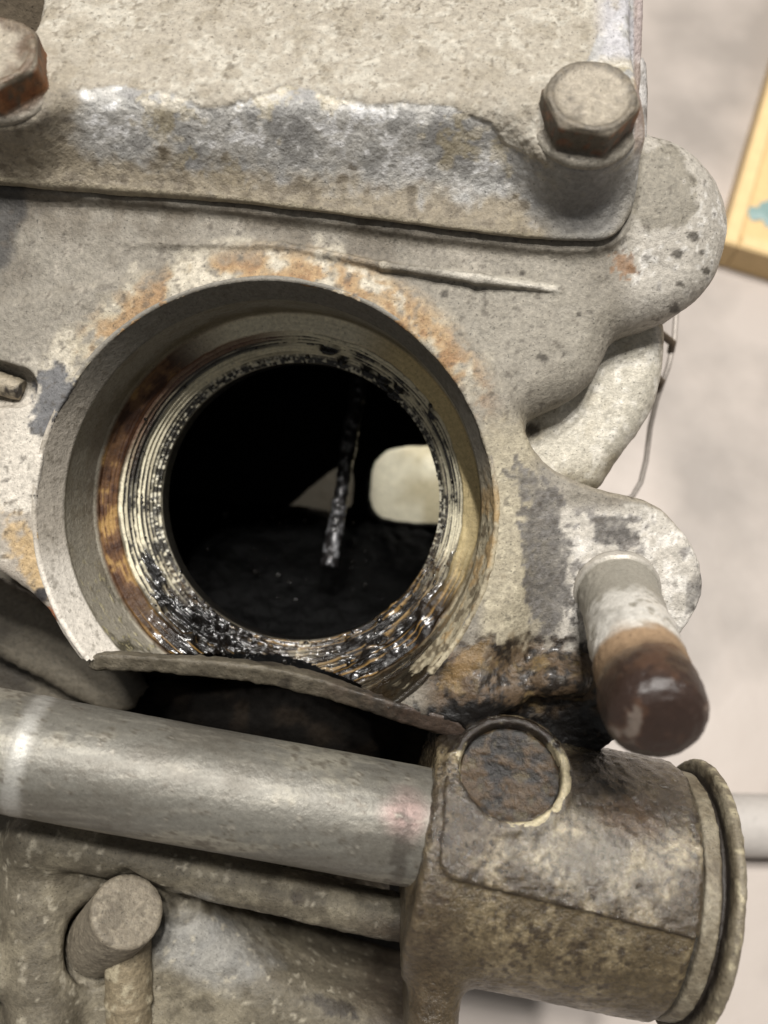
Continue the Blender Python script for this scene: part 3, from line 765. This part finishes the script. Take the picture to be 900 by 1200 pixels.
def cover_paint(v, n):
    px, py = proj(v); N_ = len(v)
    a = fbm(v, 80, 3, 65); b = fbm(v, 26, 4, 66); c = fbm(v, 10, 3, 67); g = fbm(v, 5, 2, 68)
    cr_ = sstep(1.5, -1.5, py - CRUST(px, v)) * sstep(740, 728, px + 6 * b)
    low = np.interp(px, [0, 250, 450, 640, 740], [213, 233, 259, 282, 275])
    col = np.broadcast_to(lin((158, 156, 152)), (N_, 3)).copy()
    col = mix(col, (186, 183, 177), sstep(-.2, .4, b + .4 * c + .1))
    col = mix(col, (228, 227, 226), sstep(.1, .6, c + .5 * b) * .85)
    col = mix(col, (132, 130, 128), sstep(.25, .7, -b + .4 * a) * .6)
    col = mix(col, (168, 152, 112), sstep(.3, .6, a + .6 * c) * .5)
    dirt = sstep(-62, -22, py - low + 26 * b + 12 * c) + sstep(110, 70, px + 25 * b) * .9
    col = mix(col, (126, 115, 95), np.clip(dirt, 0, 1) * .92)
    col = mix(col, (88, 78, 63), np.clip(dirt, 0, 1) * sstep(.1, .6, c + .3 * b) * .7)
    col = mix(col, (160, 150, 128), sstep(-9, -3, py - low) * sstep(-.3, .3, c) * .6)
    boss = blob(px, py, 682, 228, 58, 62, .15 * b, 0, .3)
    col = mix(col, (126, 124, 120), boss * .8)
    col = mix(col, (70, 70, 74), blob(px, py, 685, 235, 30, 40, .3 * b, 0, .5) * .3)
    # dirt crust on top
    col = mix(col, (158, 150, 136), cr_)
    col = mix(col, (180, 174, 161), cr_ * sstep(.0, .6, c + .4 * a) * .8)
    col = mix(col, (138, 129, 113), cr_ * sstep(.15, .6, -b + .3 * c) * .7)
    col = mix(col, (98, 88, 72), cr_ * sstep(.6, .8, g + .45 * c) * .6)
    edge = np.exp(-((py - CRUST(px, v)) / 2.2) ** 2) * sstep(100, 130, px) * sstep(590, 560, px)
    col = mix(col, (70, 62, 50), edge * sstep(-.1, .3, b + .6 * c) * .4)
    rs = sstep(690, 715, px) * sstep(80, 60, py) * sstep(-.2, .3, b + .3)
    col = mix(col, (176, 174, 178), rs * .8)
    col = mix(col, (120, 84, 60), sstep(741, 744, px) * sstep(190, 170, py) * .5)
    met = .15 * (1 - cr_) * (1 - np.clip(dirt, 0, 1))
    return col, srf_arr(N_, .42 + .28 * cr_ + .16 * np.clip(dirt, 0, 1), met)
cover = sdf_obj('valve_cover', cover_sdf, (-530, 296, 5), (300, 640, 122), 2.4, M_CRUST, eng, cover_paint, cover_disp)
props(cover, label='bolted cover with crusty dirt on top and bare silver front slope')
# gasket under the cover
GK = outline([(-140, -180), (752, -180), (747, 60), (741, 200), (729, 260), (713, 275), (690, 280), (600, 275), (450, 255), (250, 229), (0, 209), (-140, 199)], 8, 1)
top = [np.array([x, y, 8.6]) for x, y in GK]; bot = [np.array([x, y, 3.0]) for x, y in GK]; n_ = len(top)
gv = top + bot; gf = [list(range(n_)), list(range(2 * n_ - 1, n_ - 1, -1))] + [(i, i + n_, n_ + (i + 1) % n_, (i + 1) % n_) for i in range(n_)]
mesh_obj('gasket', gv, gf, M_DARK, cover, lin((74, 66, 55)), (.7, 0, 0), False)

# ---- hex bolts
def hex_bolt(base, rot, rust, seed, base_col):
    rings = []
    ax = CN / np.linalg.norm(CN); e1 = np.array([1, 0, 0.]); e2 = np.cross(ax, e1)
    SEGH = 96
    th = np.arange(SEGH) * 2 * math.pi / SEGH
    hexr = lambda t: 46.5 / np.cos(((t + rot) % (math.pi / 3)) - math.pi / 6)
    hr = np.minimum(hexr(th), 52.5)
    prof = [(lambda: 0 * th + 58, -4), (lambda: 0 * th + 59, 1), (lambda: 0 * th + 57, 4), (lambda: 0 * th + 55, 6), (lambda: hr + 1.2, 8), (lambda: hr, 11)]
    prof += [(lambda: hr, h) for h in (18, 22, 26, 30, 34)]
    prof += [(lambda: np.minimum(hr, 49.5), 38), (lambda: np.minimum(hr, 47.5), 41), (lambda: 0 * th + 45, 42.5), (lambda: 0 * th + 41, 42.3), (lambda: 0 * th + 37, 39.5), (lambda: 0 * th + 30, 38.6), (lambda: 0 * th + 22, 38.2), (lambda: 0 * th + 14, 38), (lambda: 0 * th + 7, 38), (lambda: 0 * th + .2, 38)]
    v = np.concatenate([base + ax * h + (np.cos(th)[:, None] * e1 + np.sin(th)[:, None] * e2) * r()[:, None] for r, h in prof])
    n = len(prof); hh = np.repeat([h for _, h in prof], SEGH)
    i = np.arange(SEGH)[None, :]; j = np.arange(n - 1)[:, None]; i2 = (i + 1) % SEGH
    f = np.stack(np.broadcast_arrays(j * SEGH + i, j * SEGH + i2, (j + 1) * SEGH + i2, (j + 1) * SEGH + i), -1).reshape(-1, 4)
    nz = fbm(v, 22, 4, seed); n3 = fbm(v, 7, 3, seed + 1)
    v = v + ax * (.8 * nz + .5 * n3)[:, None] + normals(v, f) * (.6 * n3)[:, None]
    c = np.broadcast_to(lin(base_col), v.shape).copy()
    c = mix(c, (150, 141, 126), sstep(37, 37.8, hh) * sstep(42, 40, hh) * sstep(-.6, .3, nz + .4) * sstep(40.5,39.5,hh))
    side = sstep(7, 10, hh) * sstep(37.5, 34, hh)
    c = mix(c, (82, 74, 62), side * .8)
    c = mix(c, (150, 98, 56), side * sstep(.2, .6, nz + rust) * .75)
    c = mix(c, (112, 64, 34), side * sstep(.2, .6, n3 + .5 * rust) * .6)
    c = mix(c, (146, 140, 128), sstep(7, 5, hh) * .8)
    ring = sstep(40, 41, hh) * sstep(-.3, .4, n3)
    c = mix(c, (118, 108, 92), ring * .6)
    return mesh_obj('bolt', v, f, M_CAST, cover, c, (.5, .2, 0))
b1 = hex_bolt(CB, math.radians(12), -.02, 70, (100, 93, 82)); props(b1, label='dirty hex bolt with a rust spot on its side')
b2 = hex_bolt(CB2, math.radians(22), .4, 74, (100, 84, 68)); props(b2, label='rusty hex bolt in the corner of the cover')

# head edge strip showing right of the cover
v, f = nets(lambda X, Y, Z: extr(X, Y, Z, outline([(735, 70), (752, 64), (760, 80), (758, 190), (735, 200)], -20, 1), -120, -14, 8), (240, 400, -130), (330, 560, -8), 3)
mesh_obj('side_rib', v, f, M_CAST, head, mix(np.broadcast_to(lin((168, 164, 160)), v.shape).copy(), (110, 104, 98), sstep(0, .5, fbm(v, 14, 3, 80))), (.55, .2, 0))
# dark hose in the upper left corner
v, f = tube_path([P(-60, -30, -30), P(-10, 8, -28), P(30, 22, -30), P(70, 0, -34), P(110, -50, -40)], 26, 32)
h_ = mesh_obj('rubber_hose', v, f, M_DARK, eng, lin((34, 32, 33)), (.45, 0, 0)); props(h_, label='black rubber hose behind the corner bolt')

# ---- lower lip (ledge) in front of the port's bottom edge
LIP = [(92, 790), (96, 778), (106, 769), (130, 768), (200, 772), (300, 779), (345, 788), (392, 801), (440, 818), (484, 832), (540, 845), (566, 880), (480, 856), (390, 826), (300, 803), (200, 793), (130, 790)]
LIP_F = outline(LIP, 12, 1)
def lip_sdf(X, Y, Z):
    d = extr(X, Y, Z, LIP_F, -70, 14, 4)
    d = np.maximum(d, np.where(Y > np.interp(X, LIPX, LIPY) - 40, -26 - Z, -99))
    d = smax(d, plane(X, Y, Z, LIPP, LIPN), 5)
    return d
def lip_paint(v, n):
    px, py = proj(v); N_ = len(v); a = fbm(v, 40, 4, 90); c = fbm(v, 12, 3, 91)
    col = np.broadcast_to(lin((86, 79, 66)), (N_, 3)).copy()  # base kept dark in place of shade on the down-turned face
    col = mix(col, (106, 99, 85), sstep(0, .5, a + .4 * c) * .7)
    col = mix(col, (50, 34, 26), sstep(330, 470, px + 60 * a) * .85)
    col = mix(col, (34, 28, 22), sstep(.2, .6, -a + .4 * c) * .7)
    low_ = np.interp(px, [60, 125, 300, 392, 484, 540], [768, 769, 779, 801, 832, 845])
    col = mix(col, (34, 28, 22), sstep(22, 40, py - low_ + 22 * a + 6 * c) * .85)  # painted shade below the edge, reads as a dark pocket
    w = sstep(380, 480, px)
    return col, srf_arr(N_, .6, .05) + np.stack([-.1 * w, 0 * w, .15 * w], 1)
lipo = sdf_obj('gasket_ledge', lip_sdf, (-480, -345, -130), (120, -140, 24), 2.8, M_CAST, eng, lip_paint, lambda v, n: 1.3 * fbm(v, 10, 3, 92) + 1.3 * fbm(v, 50, 3, 93))
props(lipo, label='ledge below the port, darkened by oil and painted shade')

# ---- shaft tube
ta, tb_ = P(-90, 862, 34), P(560, 981, 2); td = tb_ - ta; TL = np.linalg.norm(td)
v, f = lathe(fine_prof([(0.1, 0), (67, 0), (67, 117), (67.5, 119), (67.5, 128), (67, 130), (67, TL - 2), (0.1, TL)], 4), ta, td, 220)
hgt = (v - ta) @ (td / TL); rad = v - ta - np.outer(hgt, td / TL); rn = np.linalg.norm(rad, axis=1)
st_ = np.stack([hgt * .35, v[:, 1], v[:, 2]], 1)
nz = fbm(st_, 40, 4, 95); n3 = fbm(v, 8, 3, 96); px, py = proj(v)
v = v + rad / np.maximum(rn, 1)[:, None] * (.5 * nz + .12 * n3)[:, None]
c_ = np.broadcast_to(lin((112, 109, 101)), v.shape).copy()
c_ = mix(c_, (148, 143, 129), sstep(.1, .6, nz + .3 * n3) * .7)
c_ = mix(c_, (96, 91, 82), sstep(.1, .7, -nz + .3 * n3) * .6)
c_ = mix(c_, (190, 188, 182), sstep(16, 4, np.abs(hgt - 126)) * .5)
c_ = mix(c_, (156, 118, 114), blob(px, py, 476, 958, 26, 30, .5 * nz, 0, .6) * .4)
c_ = mix(c_, (60, 54, 48), blob(px, py, 470, 1000, 10, 50, .7 * n3, 8, .25) * .6)
sk = fbm(np.stack([hgt * .05, v[:, 1], v[:, 2]], 1), 5, 3, 97)
c_ = mix(c_, (84, 80, 73), sstep(.15, .6, sk) * .35); c_ = mix(c_, (160, 155, 143), sstep(.3, .7, -sk) * .22)
c_ = mix(c_, (70, 62, 52), sstep(.5, .7, n3 + .4 * nz) * .6)
c_ = mix(c_, (200, 195, 182), sstep(.8, .95, n3) * .3)
tube = mesh_obj('shaft_tube', v, f, M_TUBE, eng, c_, (.46, .35, 0)); props(tube, label='smooth grey steel shaft running into the brown housing')

# ---- bearing housing
hd = np.array([1, -.2, 0]); hd /= np.linalg.norm(hd)
hc = np.array([334., -463., -55.])                           # axis point at the right end
HR = 152
def hx(t): return hc + hd * t
CREASE = (P(515, 1012, 60), P(820, 1086, 60))
cn = np.array([CREASE[1][1] - CREASE[0][1], -(CREASE[1][0] - CREASE[0][0]), 0.]); cn /= np.linalg.norm(cn); cn = cn if cn[1] > 0 else -cn
PLUGC = None
def house_sdf(X, Y, Z):
    d = cyl(X, Y, Z, hx(-304), hx(0), HR - 4, 10)
    pad = cyl(X, Y, Z, hx(-297), hx(1), HR + 1, 9)
    cre = -plane(X, Y, Z, CREASE[0] + np.array([0, 0, 40.]), cn)
    lf = -plane(X, Y, Z, P(512, 1000, 60), (1, -.12, 0))
    pad = smax(pad, smax(cre, lf, 22), 3)
    d = smin(d, pad, 2)
    d = smin(d, extr(X, Y, Z, outline([(470, 1000), (540, 1010), (548, 1100), (536, 1150), (532, 1290), (472, 1290), (478, 1150), (486, 1060)], 0, 2), -160, 52, 26), 22)
    pn = np.array([0.02, .62, .78]); 
    pcx = hx(0) * 0 + plug_c
    boss = cyl(X, Y, Z, pcx - pn * 60, pcx + pn * 7, 71, 6)
    d = smin(d, boss, 10)
    d = smax(d, -cyl(X, Y, Z, pcx - pn * 9, pcx + pn * 60, 58, 2), 3)
    return d
pn = np.array([0.02, .62, .78]); pn /= np.linalg.norm(pn)
# plug seat centre: the point of the housing's surface under that pixel
_t = np.linspace(900, 1500, 4000); _d = P(598, 906, 0) - np.array([0, 0, D]); _d /= np.linalg.norm(_d)
_r = np.array([0, 0, D]) + _t[:, None] * _d; _ax = (_r - hc) @ hd; _q = np.linalg.norm(_r - hc - _ax[:, None] * hd, axis=1)
plug_c = _r[np.argmax(_q < HR + 1)]
def house_paint(v, n):
    px, py = proj(v); N_ = len(v)
    a = fbm(v, 70, 4, 100); b = fbm(v, 26, 5, 101); c = fbm(v, 6.5, 3, 102); g = fbm(v, 4.2, 2, 103)
    upper = sstep(-2, 2, (v - CREASE[0]) @ cn)
    col = np.broadcast_to(lin((96, 84, 64)), (N_, 3)).copy()
    col = mix(col, (130, 117, 92), sstep(.12, .6, c + .5 * b + .1 * upper))
    col = mix(col, (52, 42, 30), sstep(-.05, .45, -b + .5 * c + .1) * .8)
    col = mix(col, (38, 29, 19), sstep(.3, .6, -c + .4 * a) * .8)
    col = mix(col, (86, 74, 50), (1 - upper) * .45)
    col = mix(col, (50, 40, 28), (1 - upper) * sstep(.2, .65, -c + .4 * b) * .7)
    col = mix(col, (186, 180, 166), upper * blob(px, py, 700, 1000, 100, 50, .6 * b + .4 * c, 12, .5) * .22)
    tb__ = sstep(900, 866, py + 30 * b) * sstep(660, 700, px)
    col = mix(col, (42, 36, 31), np.maximum(tb__ * .9, blob(px, py, 740, 925, 90, 40, .5 * b, 10, .4) * .75))
    col = mix(col, (78, 58, 36), blob(px, py, 735, 960, 40, 26, .4 * b, 10, .4) * .6)
    col = mix(col, (22, 17, 12), blob(px, py, 560, 858, 90, 22, .3 * b, 5, .4) * .9)
    col = mix(col, (26, 19, 13), blob(px, py, 596, 906, 60, 52, .1 * c, 0, .1) * .75)
    # crease line
    dc = np.abs((v - CREASE[0]) @ cn); col = mix(col, (40, 32, 24), sstep(2.5, .5, dc) * sstep(505, 515, px) * .5)
    col = mix(col, (60, 48, 34), blob(px, py, 500, 1130, 36, 120, .3 * b, 0, .5) * .6)
    wet = np.clip(.75 * upper + .3 + .3 * b, 0, 1) * sstep(830, 815, px)
    return col, srf_arr(N_, .42, .08) + np.stack([-.17 * wet, 0 * wet, wet], 1)
def house_disp(v, n):
    upper = sstep(-2, 2, (v - CREASE[0]) @ cn)
    return (1.5 * fbm(v, 8.5, 3, 104) + 0.7 * fbm(v, 22, 3, 105)) * (.5 + .5 * upper)
house = sdf_obj('bearing_housing', house_sdf, (20, -740, -225), (395, -225, 125), 2.8, M_WET, eng, house_paint, house_disp)
props(house, label='brown oily cast housing gripping the end of the shaft')
# plug disc and raised ring
v, f = lathe(fine_prof([(57, -12), (57, -6), (54, -4), (47, -5), (0.2, -4)], 1.6), plug_c, pn, 140)
nz = fbm(v, 9, 4, 110); n2_ = fbm(v, 26, 3, 111)
v = v + pn * (1.5 * nz + .9 * n2_)[:, None]
c_ = mix(np.broadcast_to(lin((64, 48, 28)), v.shape).copy(), (16, 12, 8), sstep(-.35, .3, .5 * n2_ + .8 * nz)); c_ = mix(c_, (92, 80, 56), sstep(.35, .65, -.5 * n2_ + .9 * nz) * .5)
plug = mesh_obj('plug', v, f, M_WET, house, c_, (.45, .0, .35)); props(plug, label='round oil blackened plug on top of the housing')
v, f = lathe(fine_prof([(57, -10), (57.5, 6), (60, 9), (64, 9), (68, 6), (71, -10)], 1.8), plug_c, pn, 140)
nz = fbm(v, 12, 3, 112); v = v + pn * (1.4 * nz)[:, None]
c_ = mix(np.broadcast_to(lin((176, 164, 134)), v.shape).copy(), (36, 28, 20), sstep(0, .5, .6 * nz + .9 * sstep(5, 40, (v - plug_c)[:, 1]) - .05 - .3 * sstep(0, 50, (v - plug_c)[:, 0])))
mesh_obj('plug_ring', v, f, M_WET, house, c_, (.35, .1, .6))

# end cap: inner ring, groove, outer rim
v, f = lathe(fine_prof([(0.2, -4), (138, -4), (138, 3), (143, 5), (144, 22), (137, 25), (137, 29), (156, 30), (161, 33), (162, 39), (158, 43), (150, 44), (0.2, 44)], 2.6), hc, hd + np.array([0, 0, 0.0]), 260)
hgt = (v - hc) @ hd; rn = np.linalg.norm(v - hc - np.outer(hgt, hd), axis=1)
nz = fbm(v, 24, 4, 115); n3 = fbm(v, 7, 3, 116)
v = v + normals(v, f) * (.7 * n3 + .8 * nz)[:, None]
c_ = mix(np.broadcast_to(lin((112, 103, 86)), v.shape).copy(), (138, 130, 112), sstep(0, .5, nz + .3 * n3) * .7)
c_ = mix(c_, (84, 74, 58), sstep(.2, .6, -nz + .3 * n3) * .7)
c_ = mix(c_, (40, 34, 28), sstep(22, 24, hgt) * sstep(31, 29, hgt) * sstep(150, 146, rn))
c_ = mix(c_, (164, 154, 128), sstep(30, 33, hgt) * sstep(.15, .5, n3) * .9)
c_ = mix(c_, (30, 26, 22), sstep(6, 2, hgt))
cap = mesh_obj('end_cap', v, f, M_CAST, house, c_, (.5, .15, 0)); props(cap, label='tan stepped end cap with thin raised rim')

# ---- crankcase below the shaft
CR1 = outline([(-200, 930), (60, 940), (500, 1052), (520, 1300), (-200, 1300)], -130, 1)
POCKET = outline([(225, 1040), (400, 1070), (570, 1100), (570, 1205), (460, 1186), (400, 1166), (320, 1132), (255, 1086)], -160, 2)
RA, RB = P(40, 980, -115), P(520, 1088, -115)
def crank_sdf(X, Y, Z):
    d = extr(X, Y, Z, CR1, -420, -135, 26)
    d = d + 0
    # sunk field right of the pin, deep pocket under the rail
    d = smax(d, -capsule(X, Y, Z, P(250, 1100, 5), P(520, 1185, -20), 150, 150), 50)
    d = smax(d, -(poly2d(X, Y, POCKET) + 0 * Z), 30)
    d = smax(d, -capsule(X, Y, Z, P(118, 1035, -110), P(210, 1060, -150), 24), 12)
    d = smin(d, capsule(X, Y, Z, RA, RB, 32, 28), 20)
    # rounded boss at the left edge, soft rib beside it
    d = smin(d, cyl(X, Y, Z, P(-70, 1130, -300), P(-70, 1130, -88), 82, 14), 3)
    d = smin(d, capsule(X, Y, Z, P(48, 1000, -150), P(55, 1260, -130), 48), 30)
    d = smax(d, -cyl(X, Y, Z, P(112, 1108, -170), P(152, 1066, -62), 50), 10)
    return d
def crank_paint(v, n):
    px, py = proj(v); N_ = len(v); a = fbm(v, 90, 4, 120); b = fbm(v, 30, 4, 121); c = fbm(v, 9, 3, 122)
    col = np.broadcast_to(lin((98, 91, 77)), (N_, 3)).copy()
    col = mix(col, (128, 120, 102), sstep(.0, .6, a + .4 * b) * .8)
    col = mix(col, (84, 77, 64), sstep(.0, .6, -b + .4 * c) * .7)
    col = mix(col, (136, 136, 134), blob(px, py, 240, 1110, 80, 40, .5 * b, 15, .5) * .6)
    col = mix(col, (172, 164, 146), sstep(.5, .75, c + .2 * b) * .6)
    col = mix(col, (52, 42, 32), sstep(380, 470, px + 40 * b) * sstep(1060, 1090, py) * .85)  # shade of the rail's pocket painted into the casting colour
    col = mix(col, (66, 58, 48), blob(px, py, 346, 1052, 10, 8, .4 * c) * .8)
    col = mix(col, (40, 34, 28), blob(px, py, 395, 1180, 30, 10, .6 * c, 15, .2) * .8)
    return col, srf_arr(N_, .6, .1)
crank = sdf_obj('crankcase', crank_sdf, (-740, -900, -425), (95, -330, -20), 4.0, M_CAST, eng, crank_paint, lambda v, n: 1.0 * fbm(v, 12, 3, 123) + 3.5 * fbm(v, 80, 3, 124))
props(crank, label='dusty crankcase casting with a rounded rail under the shaft')
# engine block behind, standing on the floor
blkF = outline([(-170, 640), (470, 700), (500, 900), (490, 1330), (-170, 1330)], -330, 1)
BACKING_F = outline([(60, 800), (300, 806), (560, 826), (575, 985), (60, 985)], -300, 1)
def block_sdf(X, Y, Z):
    d = extr(X, Y, Z, blkF, -1400, -330, 30)
    d = smin(d, capsule(X, Y, Z, P(-60, 700, -250), P(130, 800, -250), 62), 30)
    d = smax(d, -capsule(X, Y, Z, P(190, 815, -330), P(235, 835, -330), 50), 20)
    q = np.sqrt((X - BX + TX * Z) ** 2 + (Y - BY + TY * Z) ** 2)
    d = np.maximum(d, np.minimum(365 - q, Z + 1000))
    return np.maximum(d, -plane(X, Y, Z, (0, 0, FLOORZ), UP))
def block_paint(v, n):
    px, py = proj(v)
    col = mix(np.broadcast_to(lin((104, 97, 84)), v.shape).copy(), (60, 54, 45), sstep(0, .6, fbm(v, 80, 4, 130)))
    col = mix(col, (24, 20, 17), sstep(110, 190, px + 30 * fbm(v, 60, 3, 132)) * .92)  # painted near black in place of shade in the gap
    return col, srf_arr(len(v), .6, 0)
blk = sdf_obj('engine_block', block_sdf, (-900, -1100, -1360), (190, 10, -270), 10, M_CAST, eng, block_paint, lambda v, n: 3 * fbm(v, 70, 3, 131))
props(blk, label='dim engine block deep behind the shaft')

backo = sdf_obj('dark_gap_backing', lambda X, Y, Z: extr(X, Y, Z, BACKING_F, -430, -300, 12), (-520, -520, -440), (190, -220, -290), 7, M_DARK, eng,  # backing added behind the gap, its shade put into the colour
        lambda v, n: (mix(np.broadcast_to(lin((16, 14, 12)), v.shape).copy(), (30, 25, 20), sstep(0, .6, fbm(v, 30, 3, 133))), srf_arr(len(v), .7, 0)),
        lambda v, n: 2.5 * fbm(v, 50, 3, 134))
props(backo, label='oil-black backing added so the gap above the shaft stays dark')
# pin with flat head on the crankcase
pbase, ptop = P(116, 1104, -165), P(150, 1067, -62); pd = ptop - pbase; PL = np.linalg.norm(pd)
pin = bpy.data.objects.new('pin_bolt', None); sc.collection.objects.link(pin); pin.parent = crank
props(pin, label='flat headed round pin with a short stub below it')
v, f = lathe(fine_prof([(0.1, 0), (44, 0), (45, 4), (45, PL - 5), (43.5, PL - 1.5), (40, PL), (0.1, PL)], 2.6), pbase, pd, 140)
nz = fbm(v, 18, 4, 140); n3 = fbm(v, 5, 3, 141); v = v + (v - pbase - np.outer((v - pbase) @ (pd / PL), pd / PL)) / 45 * (.5 * n3 + .6 * nz)[:, None]
c_ = mix(np.broadcast_to(lin((122, 113, 98)), v.shape).copy(), (142, 133, 116), sstep(0, .5, n3 + .3 * nz) * .6); c_ = mix(c_, (86, 78, 66), sstep(.2, .6, nz) * .6)
mesh_obj('head', v, f, M_CAST, pin, c_, (.6, .1, 0))
sa, sb2 = P(150, 1085, -120), P(152, 1290, -135); sdv = sb2 - sa; L2 = np.linalg.norm(sdv)
v, f = lathe(fine_prof([(0.1, 0), (29, 0), (30, 4), (30, 92), (31.5, 95), (31.5, 100), (29, 104), (29, L2), (0.1, L2)], 3), sa, sdv, 100)
nz = fbm(v, 14, 4, 142); v = v + (v - sa - np.outer((v - sa) @ (sdv / L2), sdv / L2)) / 30 * (1.0 * nz)[:, None]
c_ = mix(np.broadcast_to(lin((126, 114, 92)), v.shape).copy(), (168, 158, 134), sstep(.1, .5, nz) * .8)
mesh_obj('stub', v, f, M_CAST, pin, c_, (.6, .1, 0))
